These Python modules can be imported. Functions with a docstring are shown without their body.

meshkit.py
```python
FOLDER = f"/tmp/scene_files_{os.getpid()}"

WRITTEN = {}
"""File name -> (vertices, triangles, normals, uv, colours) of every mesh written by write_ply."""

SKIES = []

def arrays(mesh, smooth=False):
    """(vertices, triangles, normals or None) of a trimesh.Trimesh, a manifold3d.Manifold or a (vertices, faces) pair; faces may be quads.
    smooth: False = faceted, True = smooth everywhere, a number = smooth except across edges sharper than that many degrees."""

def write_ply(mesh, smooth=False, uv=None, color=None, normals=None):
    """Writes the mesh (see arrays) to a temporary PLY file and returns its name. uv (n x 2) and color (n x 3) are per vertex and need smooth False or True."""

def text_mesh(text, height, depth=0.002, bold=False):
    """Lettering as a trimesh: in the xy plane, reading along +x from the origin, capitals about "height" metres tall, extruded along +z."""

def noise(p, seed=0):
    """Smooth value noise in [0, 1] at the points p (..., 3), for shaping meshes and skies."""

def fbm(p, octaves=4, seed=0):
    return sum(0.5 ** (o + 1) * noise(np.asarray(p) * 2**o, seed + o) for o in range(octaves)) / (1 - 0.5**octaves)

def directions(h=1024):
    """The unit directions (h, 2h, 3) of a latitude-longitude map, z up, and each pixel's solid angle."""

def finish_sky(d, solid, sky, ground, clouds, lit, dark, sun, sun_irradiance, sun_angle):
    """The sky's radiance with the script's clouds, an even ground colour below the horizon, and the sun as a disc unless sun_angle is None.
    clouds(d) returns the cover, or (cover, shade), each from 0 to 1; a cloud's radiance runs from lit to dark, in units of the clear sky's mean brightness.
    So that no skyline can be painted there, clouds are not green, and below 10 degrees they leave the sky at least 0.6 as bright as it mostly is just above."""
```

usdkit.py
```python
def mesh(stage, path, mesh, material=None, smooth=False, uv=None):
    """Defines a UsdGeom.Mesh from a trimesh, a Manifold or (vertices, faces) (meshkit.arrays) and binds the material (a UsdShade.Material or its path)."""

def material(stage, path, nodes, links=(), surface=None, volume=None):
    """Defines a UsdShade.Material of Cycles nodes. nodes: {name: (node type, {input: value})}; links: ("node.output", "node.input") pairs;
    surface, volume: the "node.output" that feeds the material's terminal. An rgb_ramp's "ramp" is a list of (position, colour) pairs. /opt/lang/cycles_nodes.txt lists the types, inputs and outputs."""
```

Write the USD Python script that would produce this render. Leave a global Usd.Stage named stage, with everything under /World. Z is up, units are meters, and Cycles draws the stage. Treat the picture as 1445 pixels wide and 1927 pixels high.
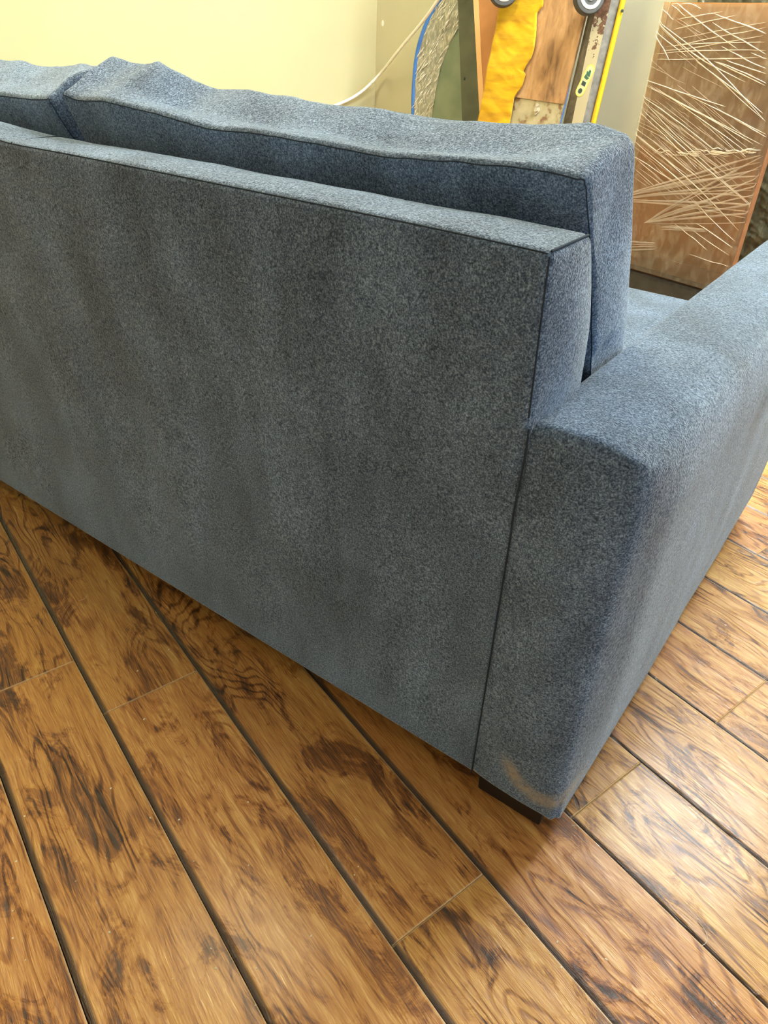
import math, random
import numpy as np, trimesh, usdkit, meshkit
from scipy.interpolate import CubicSpline
from shapely.geometry import Polygon, box as sbox
from shapely import affinity
from pxr import Usd, UsdGeom, UsdLux, UsdShade, Sdf, Gf, Vt

stage = Usd.Stage.CreateInMemory()
UsdGeom.SetStageUpAxis(stage, UsdGeom.Tokens.z)
UsdGeom.SetStageMetersPerUnit(stage, 1.0)
WORLD = UsdGeom.Xform.Define(stage, '/World')
stage.SetDefaultPrim(WORLD.GetPrim())
UsdGeom.Scope.Define(stage, '/World/Looks')
random.seed(7)
RNG = np.random.default_rng(7)

# ------------------------------------------------------------------ camera
C = np.array([0.1262, -0.6212, 0.9522])
RIGHT = np.array([0.80234, 0.59593, 0.03346])
UPV = np.array([-0.358086, 0.435749, 0.825771])
FWD = np.array([-0.477521, 0.67453, -0.563012])
RIGHT = np.cross(FWD, UPV); FWD /= np.linalg.norm(FWD); RIGHT /= np.linalg.norm(RIGHT); UPV = np.cross(RIGHT, FWD)
FPX, PW, PH = 1348.49, 1445, 1927
cam = UsdGeom.Camera.Define(stage, '/World/Camera')
cam.CreateHorizontalApertureAttr(36.0)
cam.CreateVerticalApertureAttr(36.0 * PH / PW)
cam.CreateFocalLengthAttr(FPX * 36.0 / PW)
cam.CreateClippingRangeAttr(Gf.Vec2f(0.01, 100))
m4 = Gf.Matrix4d(*RIGHT, 0, *UPV, 0, *(-FWD), 0, *C, 1)
cam.AddTransformOp().Set(m4)
EXPOSURE = 0.35
cam.CreateExposureAttr(EXPOSURE)

# ------------------------------------------------------------------ light
CEIL_Z = 2.72
DAY = 3.0            # daylight through the window
WARM, COOL = 23.0, 49.0   # ceiling lamps

dome = UsdLux.DomeLight.Define(stage, '/World/sky')
dome.CreateIntensityAttr(0.25)
dome.CreateColorAttr(Gf.Vec3f(0.75, 0.88, 1.0))


def rect_light(name, centre, direction, w, h, radiance, color):
    l = UsdLux.RectLight.Define(stage, '/World/' + name)
    l.CreateWidthAttr(w); l.CreateHeightAttr(h); l.CreateIntensityAttr(radiance); l.CreateColorAttr(Gf.Vec3f(*color))
    d = np.array(direction, float); d /= np.linalg.norm(d)
    z = -d; x = np.cross([0, 0, 1.0] if abs(z[2]) < .9 else [0, 1.0, 0], z); x /= np.linalg.norm(x); y = np.cross(z, x)
    l.AddTransformOp().Set(Gf.Matrix4d(*x, 0, *y, 0, *z, 0, *map(float, centre), 1))
    return l


WIN_Y, WIN_Z, WIN_W, WIN_H = 0.7, 1.25, 2.6, 1.7       # window in the right wall
ROOM = dict(x0=-2.536, x1=2.9, y0=-2.4, y1=2.9)
rect_light('window_daylight', (ROOM['x1'] + 0.13, WIN_Y, WIN_Z), (-1, 0, 0), WIN_W, WIN_H, DAY, (0.58, 0.80, 1.0))

# ------------------------------------------------------------------ helpers
USED = {}


def numbered(parent, name):
    k = USED.get((parent, name), 0); USED[(parent, name)] = k + 1
    return f'{parent}/{name}' if k == 0 else f'{parent}/{name}_{k:03d}'


def path_of(parent):
    return '/World' if parent is None else str(parent.GetPath())


def data(p, label=None, cat=None, group=None, kind=None):
    p = p.GetPrim() if hasattr(p, 'GetPrim') else p
    for k, v in (('label', label), ('category', cat), ('group', group), ('kind', kind)):
        if v: p.SetCustomDataByKey(k, v)
    return p


def obj(name, mesh, mat, parent=None, smooth=35, label=None, cat=None, group=None, kind=None, uv=None, prim=None):
    p = usdkit.mesh(stage, numbered(path_of(parent), name), mesh, mat, smooth=smooth, uv=uv)
    if prim:
        for k, v in prim.items():
            UsdGeom.PrimvarsAPI(p).CreatePrimvar(k, Sdf.ValueTypeNames.FloatArray, 'vertex').Set(Vt.FloatArray.FromNumpy(np.asarray(v, np.float32)))
    return data(p.GetPrim(), label, cat, group, kind)


def thing(name, label=None, cat=None, group=None, kind=None, parent=None, loc=None):
    x = UsdGeom.Xform.Define(stage, numbered(path_of(parent), name))
    if loc is not None: x.AddTranslateOp().Set(Gf.Vec3d(*map(float, loc)))
    return data(x.GetPrim(), label, cat, group, kind)


def cat(ms):
    return trimesh.util.concatenate(list(ms))


def abox(lo, hi):
    lo, hi = np.array(lo, float), np.array(hi, float)
    b = trimesh.creation.box(hi - lo); b.apply_translation((lo + hi) / 2); return b


def axis_grid(lo, hi, r, step):
    e = np.array([0, .35, .7, 1.0]) * r
    n = max(2, int((hi - lo - 2 * r) / step) + 1)
    return np.unique(np.round(np.concatenate([lo + e, np.linspace(lo + r, hi - r, n), hi - e]), 7))


def rbox(lo, hi, r, step=0.1):
    """Box with rounded edges, finely gridded so that it can be deformed."""
    lo, hi = np.array(lo, float), np.array(hi, float)
    g = [axis_grid(lo[k], hi[k], r, step if np.ndim(step) == 0 else step[k]) for k in range(3)]
    parts = []
    for k in range(3):
        a, b = [(1, 2), (2, 0), (0, 1)][k]
        A, B = np.meshgrid(g[a], g[b], indexing='ij')
        na, nb = A.shape
        i = np.arange(na * nb).reshape(na, nb)
        q = np.stack([i[:-1, :-1], i[1:, :-1], i[1:, 1:], i[:-1, 1:]], -1).reshape(-1, 4)
        for side, val in ((0, lo[k]), (1, hi[k])):
            v = np.zeros((na * nb, 3)); v[:, a] = A.ravel(); v[:, b] = B.ravel(); v[:, k] = val
            f = q if side else q[:, ::-1]
            parts.append((v, np.vstack([f[:, [0, 1, 2]], f[:, [0, 2, 3]]])))
    V, F, o = [], [], 0
    for v, f in parts: V.append(v); F.append(f + o); o += len(v)
    m = trimesh.Trimesh(np.vstack(V), np.vstack(F), process=False)
    m.merge_vertices(digits_vertex=6)
    v = np.array(m.vertices)
    inner = np.clip(v, lo + r, hi - r); d = v - inner
    n = np.linalg.norm(d, axis=1, keepdims=True)
    m.vertices = inner + np.where(n > 0, d / np.maximum(n, 1e-9) * r, 0)
    return m


def tube(pts, r, n=8, closed=False, taper=None):
    pts = np.asarray(pts, float); k = len(pts)
    t = np.gradient(pts, axis=0) if not closed else np.roll(pts, -1, 0) - np.roll(pts, 1, 0)
    t /= np.maximum(np.linalg.norm(t, axis=1, keepdims=True), 1e-12)
    up = np.array([0, 0, 1.0]) if abs(t[:, 2]).mean() < .8 else np.array([0, 1.0, 0])
    s = np.cross(t, up); s /= np.maximum(np.linalg.norm(s, axis=1, keepdims=True), 1e-12); u = np.cross(s, t)
    a = np.linspace(0, 2 * np.pi, n, endpoint=False)
    rr = np.full(k, r) if taper is None else r * np.asarray(taper)
    v = pts[:, None] + rr[:, None, None] * (np.cos(a)[None, :, None] * s[:, None] + np.sin(a)[None, :, None] * u[:, None])
    v = v.reshape(-1, 3); f = []
    m = k if closed else k - 1
    for i in range(m):
        j = (i + 1) % k
        for q in range(n):
            q2 = (q + 1) % n
            f += [[i * n + q, i * n + q2, j * n + q2], [i * n + q, j * n + q2, j * n + q]]
    if not closed:
        for i, fl in ((0, 1), (k - 1, 0)):
            c = len(v); v = np.vstack([v, pts[i]])
            for q in range(n):
                tri = [c, i * n + (q + 1) % n, i * n + q]
                f.append(tri if fl else tri[::-1])
    return trimesh.Trimesh(v, np.array(f), process=False)


def spline(pts, n=40):
    pts = np.asarray(pts, float)
    d = np.concatenate([[0], np.cumsum(np.linalg.norm(np.diff(pts, axis=0), axis=1))])
    return CubicSpline(d, pts)(np.linspace(0, d[-1], n))


def ray(px, py):
    return FWD + RIGHT * (px - PW / 2) / FPX - UPV * (py - PH / 2) / FPX


def on_plane(px, py, p0, n):
    d = ray(px, py); n = np.asarray(n, float)
    return C + d * (((np.asarray(p0, float) - C) @ n) / (d @ n))


def on_z(px, py, z=0.0):
    return on_plane(px, py, (0, 0, z), (0, 0, 1))


def sm(x, a, b):
    t = np.clip((x - a) / (b - a), 0, 1); return t * t * (3 - 2 * t)


# ------------------------------------------------------------------ materials
def mat(name, nodes, links=(), surface='p.BSDF'):
    return usdkit.material(stage, '/World/Looks/' + name, nodes, links, surface=surface)


def plain(name, col, rough=.5, spec=.5, metal=0, coat=0, noise=None, bump=0, amount=.25):
    nodes = {'p': ('principled_bsdf', dict(base_color=col, roughness=rough, specular_ior_level=spec, metallic=metal, coat_weight=coat, coat_roughness=.08))}
    links = []
    if noise:
        nodes['g'] = ('geometry', {})
        nodes['n'] = ('noise_texture', dict(scale=noise, detail=4, roughness=.6))
        nodes['r'] = ('rgb_ramp', dict(ramp=[(.3, tuple(c * (1 - amount) for c in col)), (.7, tuple(min(1, c * (1 + amount)) for c in col))]))
        links += [('g.position', 'n.vector'), ('n.fac', 'r.fac'), ('r.color', 'p.base_color')]
        if bump:
            nodes['b'] = ('bump', dict(strength=bump, distance=.002)); links += [('n.fac', 'b.height'), ('b.normal', 'p.normal')]
    return mat(name, nodes, links)


def fabric(name, stain=False):
    """Brushed navy chenille: speckled weave, cloudy pile marks, sheen."""
    N = {
        'g': ('geometry', {}),
        'fine': ('noise_texture', dict(scale=520, detail=1, roughness=.6)),
        'fr': ('map_range', dict(from_min=.36, from_max=.66, to_min=0, to_max=1, clamp=True)),
        'coarse': ('noise_texture', dict(scale=230, detail=2, roughness=.7)),
        'cfr': ('map_range', dict(from_min=.34, from_max=.66, to_min=0, to_max=1, clamp=True)),
        'mixc': ('mix_float', dict(fac=.38)),
        'rib': ('mapping', dict(scale=(900, 900, 90))),
        'ribn': ('noise_texture', dict(scale=1, detail=1)),
        'mixw': ('mix_float', dict(fac=.2)),
        'map': ('mapping', dict(scale=(11, 11, 3.2))),
        'streak': ('noise_texture', dict(scale=1, detail=4, roughness=.55, distortion=.5)),
        'cloud': ('noise_texture', dict(scale=7, detail=5, roughness=.6, distortion=.3)),
        'add': ('math', dict(math_type='add')),
        'sr': ('map_range', dict(from_min=.75, from_max=1.25, to_min=.66, to_max=1.36, clamp=True)),
        'col': ('rgb_ramp', dict(ramp=[(0, (.020, .033, .054)), (.5, (.110, .167, .258)), (.8, (.225, .32, .46)), (1, (.38, .51, .68))])),
        'mul': ('mix', dict(mix_type='multiply', fac=1)),
        'gam': ('combine_color', {}),
        'shw': ('map_range', dict(from_min=.12, from_max=.85, to_min=.22, to_max=1.0, clamp=True)),
        'b': ('bump', dict(strength=.6, distance=.0012)),
        'p': ('principled_bsdf', dict(roughness=.9, specular_ior_level=.12, sheen_weight=1.0, sheen_roughness=.45, sheen_tint=(.80, .92, 1.0), diffuse_roughness=.6)),
    }
    L = [('g.position', 'fine.vector'), ('fine.fac', 'fr.value'), ('g.position', 'rib.vector'), ('rib.vector', 'ribn.vector'),
         ('g.position', 'coarse.vector'), ('coarse.fac', 'cfr.value'), ('fr.result', 'mixc.a'), ('cfr.result', 'mixc.b'), ('mixc.result', 'mixw.a'), ('ribn.fac', 'mixw.b'), ('mixw.result', 'col.fac'), ('mixw.result', 'shw.value'), ('shw.result', 'p.sheen_weight'),
         ('g.position', 'map.vector'), ('map.vector', 'streak.vector'), ('g.position', 'cloud.vector'),
         ('streak.fac', 'add.value1'), ('cloud.fac', 'add.value2'), ('add.value', 'sr.value'),
         ('sr.result', 'gam.r'), ('sr.result', 'gam.g'), ('sr.result', 'gam.b'),
         ('col.color', 'mul.color1'), ('gam.color', 'mul.color2'),
         ('mixw.result', 'b.height'), ('b.normal', 'p.normal')]
    if stain:
        # a crescent of dried dust low on the rear corner of the arm: ring around (-0.03, 0.16) in x, z
        N.update({
            'm1': ('mapping', dict(location=(.034, 0, -.134), scale=(1, 0, 1))),
            'sub': ('vector_math', dict(vector_math_type='length')),
            'd1': ('math', dict(math_type='subtract', value2=.052)),
            'd2': ('math', dict(math_type='absolute')),
            'd3': ('map_range', dict(range_type='smoothstep', from_min=.002, from_max=.020, to_min=1, to_max=0, clamp=True)),
            'xyz': ('separate_xyz', {}),
            'low': ('map_range', dict(range_type='smoothstep', from_min=.105, from_max=.140, to_min=1, to_max=0, clamp=True)),
            'near': ('map_range', dict(range_type='smoothstep', from_min=.03, from_max=.09, to_min=1, to_max=0, clamp=True)),
            'sn': ('noise_texture', dict(scale=90, detail=4)),
            'snr': ('map_range', dict(from_min=.3, from_max=.65, to_min=.3, to_max=1, clamp=True)),
            'e1': ('math', dict(math_type='multiply')), 'e2': ('math', dict(math_type='multiply')), 'e3': ('math', dict(math_type='multiply')),
            'e4': ('math', dict(math_type='multiply', value2=1.0)),
            'dust': ('mix', dict(mix_type='mix', color2=(.36, .30, .22))),
        })
        N['sub'] = ('vector_math', dict(math_type='length'))
        L += [('g.position', 'm1.vector'), ('m1.vector', 'sub.vector1'), ('sub.value', 'd1.value1'), ('d1.value', 'd2.value1'), ('d2.value', 'd3.value'),
              ('g.position', 'xyz.vector'), ('xyz.z', 'low.value'), ('xyz.y', 'near.value'), ('g.position', 'sn.vector'), ('sn.fac', 'snr.value'),
              ('d3.result', 'e1.value1'), ('low.result', 'e1.value2'), ('e1.value', 'e2.value1'), ('near.result', 'e2.value2'),
              ('e2.value', 'e3.value1'), ('snr.result', 'e3.value2'), ('e3.value', 'e4.value1'), ('e4.value', 'dust.fac'),
              ('mul.color', 'dust.color1'), ('dust.color', 'p.base_color')]
    else:
        L.append(('mul.color', 'p.base_color'))
    return mat(name, N, L)


def wood_floor():
    N = {
        'uv': ('uvmap', {}),
        'id': ('attribute', dict(attribute='plankid')),
        'wear_glint': ('attribute', dict(attribute='wear_glint')),
        'dark': ('attribute', dict(attribute='darkedge')),
        'sep': ('separate_xyz', {}),
        'wid': ('math', dict(math_type='multiply', value2=7.31)),
        'P': ('combine_xyz', {}),
        # slow warp so that the grain wanders
        'wm': ('mapping', dict(scale=(5, 16, 1))),
        'warp': ('noise_texture', dict(scale=1, detail=3, roughness=.6)),
        'wsc': ('vector_math', dict(math_type='multiply_add', vector2=(.05, .016, 0), vector3=(0, 0, 0))),
        'wadd': ('vector_math', dict(math_type='add')),
        # cathedral contour lines
        'cm': ('mapping', dict(scale=(2.3, 11, 1))),
        'cn': ('noise_texture', dict(scale=1, detail=2, roughness=.45)),
        'cmul': ('math', dict(math_type='multiply', value2=120)),
        'csin': ('math', dict(math_type='sine')),
        'cr': ('map_range', dict(from_min=.25, from_max=.98, to_min=0, to_max=1, clamp=True)),
        'xm': ('mapping', dict(location=(3.1, 7.7, 2.2), scale=(3.2, 9, 1))), 'xn': ('noise_texture', dict(scale=1, detail=2)), 'xr': ('map_range', dict(range_type='smoothstep', from_min=.42, from_max=.60, to_min=.15, to_max=1, clamp=True)), 'crm': ('math', dict(math_type='multiply')),
        # fine fibres
        'fm': ('mapping', dict(scale=(26, 560, 1))),
        'fn': ('noise_texture', dict(scale=1, detail=4, roughness=.65)),
        'frr': ('map_range', dict(from_min=.33, from_max=.68, to_min=0, to_max=1, clamp=True)),
        # streaks
        'sm': ('mapping', dict(scale=(3.2, 48, 1))),
        'sn': ('noise_texture', dict(scale=1, detail=4, roughness=.6)),
        # burl clouds
        'bm': ('mapping', dict(scale=(6.5, 17, 1))),
        'bn': ('noise_texture', dict(scale=1, detail=7, roughness=.7, distortion=1.0)),
        'br': ('map_range', dict(range_type='smoothstep', from_min=.49, from_max=.62, to_min=0, to_max=1, clamp=True)),
        'tone': ('math', dict(math_type='multiply_add', value2=.16, value3=-.06)),
        'wn': ('white_noise_texture', dict(dimensions='1D')),
        'k1': ('math', dict(math_type='multiply_add', value2=.46, value3=.08)),
        'k2': ('math', dict(math_type='multiply_add', value2=.80)),
        'k3': ('math', dict(math_type='multiply_add', value2=-.30)),
        'k4': ('math', dict(math_type='multiply_add', value2=-.36)),
        'k5': ('math', dict(math_type='add')),
        'ramp': ('rgb_ramp', dict(ramp=[(0, (.022, .009, .004)), (.2, (.085, .030, .009)), (.42, (.255, .098, .020)), (.62, (.455, .205, .044)), (.85, (.61, .325, .082)), (1, (.72, .45, .15))])),
        'hue': ('hsv', dict(hue=.5, saturation=1, value=1)),
        'hv': ('math', dict(math_type='multiply_add', value2=.014, value3=.492)),
        'wn2': ('white_noise_texture', dict(dimensions='1D')),
        'id2': ('math', dict(math_type='add', value2=55.3)),
        'edge': ('mix', dict(mix_type='mix', color2=(.034, .014, .006))),
        'dfac': ('math', dict(math_type='multiply', value2=1.0)),
        'worn': ('mix', dict(mix_type='mix', color2=(.74, .52, .28))),  # pale colour for worn plank ends and the painted long-edge highlight
        'wfac': ('math', dict(math_type='multiply', value2=.85)),
        # relief: scraped waves across, pores along
        'rm': ('mapping', dict(scale=(7, 30, 1))),
        'rn': ('noise_texture', dict(scale=1, detail=3, roughness=.5)),
        'h1': ('math', dict(math_type='multiply', value2=.55)),
        'h2': ('math', dict(math_type='multiply_add', value2=-.30)),
        'h3': ('math', dict(math_type='multiply_add', value2=.16)),
        'hc': ('math', dict(math_type='multiply_add', value2=-.5)),
        # chatter marks across the grain, in patches
        'tm': ('mapping', dict(scale=(95, 9, 1))),
        'tn': ('noise_texture', dict(scale=1, detail=2, distortion=.4)),
        'tp': ('math', dict(math_type='multiply')),
        'h4': ('math', dict(math_type='multiply_add', value2=1)),
        'tp2': ('math', dict(math_type='multiply', value2=.5)),
        'bump': ('bump', dict(strength=.85, distance=.0028)),
        'rr': ('map_range', dict(from_min=0, from_max=1, to_min=.36, to_max=.22, clamp=True)),
        'p': ('principled_bsdf', dict(specular_ior_level=.6, coat_weight=.18, coat_roughness=.2)),
    }
    L = [('uv.UV', 'sep.vector'), ('id.fac', 'wid.value1'), ('sep.x', 'P.x'), ('sep.y', 'P.y'), ('wid.value', 'P.z'),
         ('P.vector', 'wm.vector'), ('wm.vector', 'warp.vector'), ('warp.color', 'wsc.vector1'), ('P.vector', 'wadd.vector1'), ('wsc.vector', 'wadd.vector2'),
         ('wadd.vector', 'cm.vector'), ('cm.vector', 'cn.vector'), ('cn.fac', 'cmul.value1'), ('cmul.value', 'csin.value1'), ('csin.value', 'cr.value'), ('P.vector', 'xm.vector'), ('xm.vector', 'xn.vector'), ('xn.fac', 'xr.value'), ('cr.result', 'crm.value1'), ('xr.result', 'crm.value2'),
         ('wadd.vector', 'fm.vector'), ('fm.vector', 'fn.vector'), ('fn.fac', 'frr.value'),
         ('wadd.vector', 'sm.vector'), ('sm.vector', 'sn.vector'),
         ('P.vector', 'bm.vector'), ('bm.vector', 'bn.vector'), ('bn.fac', 'br.value'),
         ('id.fac', 'wn.w'), ('wn.value', 'tone.value1'),
         ('frr.result', 'k1.value1'), ('sn.fac', 'k2.value1'), ('k1.value', 'k2.value3'), ('crm.value', 'k3.value1'), ('k2.value', 'k3.value3'),
         ('br.result', 'k4.value1'), ('k3.value', 'k4.value3'), ('k4.value', 'k5.value1'), ('tone.value', 'k5.value2'), ('k5.value', 'ramp.fac'),
         ('id.fac', 'id2.value1'), ('id2.value', 'wn2.w'), ('wn2.value', 'hv.value1'), ('hv.value', 'hue.hue'), ('ramp.color', 'hue.color'),
         ('hue.color', 'edge.color1'), ('dark.fac', 'dfac.value1'), ('dfac.value', 'edge.fac'),
         ('edge.color', 'worn.color1'), ('wear_glint.fac', 'wfac.value1'), ('wfac.value', 'worn.fac'), ('worn.color', 'p.base_color'),
         ('wadd.vector', 'rm.vector'), ('rm.vector', 'rn.vector'), ('rn.fac', 'h1.value1'), ('crm.value', 'h2.value1'), ('h1.value', 'h2.value3'),
         ('frr.result', 'h3.value1'), ('h2.value', 'h3.value3'),
         ('P.vector', 'tm.vector'), ('tm.vector', 'tn.vector'), ('tn.fac', 'tp.value1'), ('br.result', 'tp.value2'), ('tp.value', 'tp2.value1'),
         ('tp2.value', 'h4.value1'), ('h3.value', 'h4.value3'), ('h4.value', 'bump.height'), ('bump.normal', 'p.normal'),
         ('frr.result', 'rr.value'), ('rr.result', 'p.roughness')]
    return mat('floor_wood', N, L)


M = {}
M['fabric'] = fabric('navy_fabric')
M['fabric_arm'] = fabric('navy_fabric_dusty', stain=True)
M['thread'] = plain('seam_thread', (.036, .05, .068), .9, .1)
M['wood'] = wood_floor()
M['leg'] = plain('black_leg', (.012, .008, .006), .45, .4)
M['subfloor'] = plain('joint_dark', (.03, .016, .009), .8, .2)
M['wall'] = plain('cream_wall', (.60, .565, .33), .62, .3, noise=3, amount=.03)
M['wall_back'] = plain('cream_wall_back', (.60, .58, .39), .62, .3, noise=3, amount=.03)
M['wall_grey'] = plain('grey_wall', (.36, .40, .44), .7, .3)
M['ceiling'] = plain('white_ceiling', (.82, .82, .80), .9, .1)
M['white'] = plain('white_plastic', (.93, .92, .84), .4, .5)
M['trimwhite'] = plain('white_trim', (.8, .8, .78), .5, .4)
M['blue'] = plain('blue_foam', (.06, .20, .62), .5, .4)
M['mdf'] = plain('brown_board', (.50, .235, .085), .6, .3, noise=9, amount=.12)
M['mdf_edge'] = plain('light_edge', (.80, .50, .22), .6, .3)
M['tan_edge'] = plain('tan_cardboard_edge', (.66, .44, .22), .7, .2, noise=30, amount=.15)
M['copper_edge'] = plain('brown_cardboard_edge', (.36, .17, .075), .7, .2, noise=30, amount=.2)
M['card'] = plain('cardboard', (.50, .265, .105), .65, .25, noise=4, amount=.12)
M['card2'] = plain('cardboard_warm', (.60, .285, .09), .6, .25, noise=4, amount=.12)
M['black_gloss'] = plain('black_gloss', (.010, .010, .008), .1, .5)
M['steel_shaded'] = plain('steel_shaded', (.10, .085, .06), .5, .4, noise=25, amount=.5, bump=.3)  # shade on the inner channel side, put into the steel colour
M['steel_grey'] = plain('steel_grey', (.17, .165, .14), .5, .4, noise=40, amount=.3, bump=.2)
M['rubber'] = plain('grey_rubber', (.075, .077, .072), .6, .35)
M['wheel_ring'] = plain('grey_ring', (.34, .35, .33), .45, .4)
M['label_yellow'] = plain('label_yellow', (.75, .66, .10), .5, .4)
M['label_paper'] = plain('label_paper', (.66, .60, .33), .55, .4)
M['label_green'] = plain('label_green', (.035, .13, .085), .5, .4)
M['label_dark'] = plain('label_dark', (.035, .06, .05), .5, .4)
M['bolt'] = plain('bolt_cream', (.55, .50, .36), .4, .5)
M['lint'] = plain('lint', (.75, .68, .5), .9, .1)
# painted steel gone to rust
M['rust'] = mat('rusty_paint', {
    'g': ('geometry', {}), 'n': ('noise_texture', dict(scale=42, detail=5, roughness=.65)), 's': ('separate_xyz', {}),
    'h': ('map_range', dict(from_min=.78, from_max=1.08, to_min=-.22, to_max=.24)), 'a': ('math', dict(math_type='add')),
    'r': ('map_range', dict(from_min=.52, from_max=.56, to_min=0, to_max=1, clamp=True)),
    'n2': ('noise_texture', dict(scale=90, detail=3)), 'rc': ('rgb_ramp', dict(ramp=[(.3, (.06, .028, .014)), (.7, (.19, .10, .055))])),
    'm': ('mix', dict(mix_type='mix', color1=(.44, .39, .24))), 'b': ('bump', dict(strength=.5, distance=.002)),
    'p': ('principled_bsdf', dict(roughness=.55))},
    [('g.position', 'n.vector'), ('g.position', 's.vector'), ('s.z', 'h.value'), ('n.fac', 'a.value1'), ('h.result', 'a.value2'), ('a.value', 'r.value'),
     ('g.position', 'n2.vector'), ('n2.fac', 'rc.fac'), ('r.result', 'm.fac'), ('rc.color', 'm.color2'), ('m.color', 'p.base_color'), ('r.result', 'b.height'), ('b.normal', 'p.normal')])
M['plate'] = mat('stained_plate', {
    'g': ('geometry', {}), 'n': ('noise_texture', dict(scale=26, detail=5)), 'r': ('rgb_ramp', dict(ramp=[(.34, (.20, .11, .05)), (.44, (.40, .35, .20)), (.8, (.52, .47, .29))])),
    'p': ('principled_bsdf', dict(roughness=.5))}, [('g.position', 'n.vector'), ('n.fac', 'r.fac'), ('r.color', 'p.base_color')])
M['ply'] = mat('weathered_plywood', {
    'g': ('geometry', {}), 'm': ('mapping', dict(rotation=(0, .22, 0), scale=(34, 34, 5))), 'n': ('noise_texture', dict(scale=1, detail=5, roughness=.6, distortion=.6)),
    'm2': ('mapping', dict(scale=(13, 13, 6))), 'n2': ('noise_texture', dict(scale=1, detail=4)),
    'a': ('math', dict(math_type='add')), 'h': ('math', dict(math_type='multiply', value2=.5)),
    'r': ('rgb_ramp', dict(ramp=[(.33, (.09, .045, .018)), (.44, (.33, .18, .07)), (.55, (.47, .27, .11)), (.68, (.62, .44, .24))])),
    'p': ('principled_bsdf', dict(roughness=.65))},
    [('g.position', 'm.vector'), ('m.vector', 'n.vector'), ('g.position', 'm2.vector'), ('m2.vector', 'n2.vector'), ('n.fac', 'a.value1'), ('n2.fac', 'a.value2'), ('a.value', 'h.value1'), ('h.value', 'r.fac'), ('r.color', 'p.base_color')])
M['yellow'] = mat('yellow_cloth', {
    'g': ('geometry', {}), 'm': ('mapping', dict(rotation=(0, -.3, 0), scale=(9, 9, 34))), 'n': ('noise_texture', dict(scale=1, detail=4)),
    'fine': ('noise_texture', dict(scale=500, detail=1)), 'm3': ('mapping', dict(rotation=(0, -.25, 0), scale=(9, 9, 60))), 'n3': ('noise_texture', dict(scale=1, detail=2)),
    'r': ('rgb_ramp', dict(ramp=[(.3, (.50, .27, .006)), (.5, (.66, .39, .005)), (.7, (.72, .45, .008))])),
    'b': ('bump', dict(strength=.4, distance=.002)), 'hh': ('math', dict(math_type='multiply_add', value2=.4)),
    'p': ('principled_bsdf', dict(roughness=.75, specular_ior_level=.25, sheen_weight=.2))},
    [('g.position', 'm.vector'), ('m.vector', 'n.vector'), ('n.fac', 'r.fac'), ('r.color', 'p.base_color'), ('g.position', 'fine.vector'), ('g.position', 'm3.vector'), ('m3.vector', 'n3.vector'), ('fine.fac', 'hh.value1'), ('n3.fac', 'hh.value3'), ('hh.value', 'b.height'), ('b.normal', 'p.normal')])
M['yellow_rubber'] = plain('yellow_bumper', (.66, .43, .012), .5, .4, noise=60, amount=.15)


def glassy(name, col, rough, col2=None, scale=9):
    return mat(name, {'g': ('geometry', {}), 'n': ('noise_texture', dict(scale=scale, detail=3)), 'r': ('rgb_ramp', dict(ramp=[(.35, col), (.65, col2 or col)])),
                      'p': ('principled_bsdf', dict(roughness=rough, specular_ior_level=.6))}, [('g.position', 'n.vector'), ('n.fac', 'r.fac'), ('r.color', 'p.base_color')])


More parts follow.
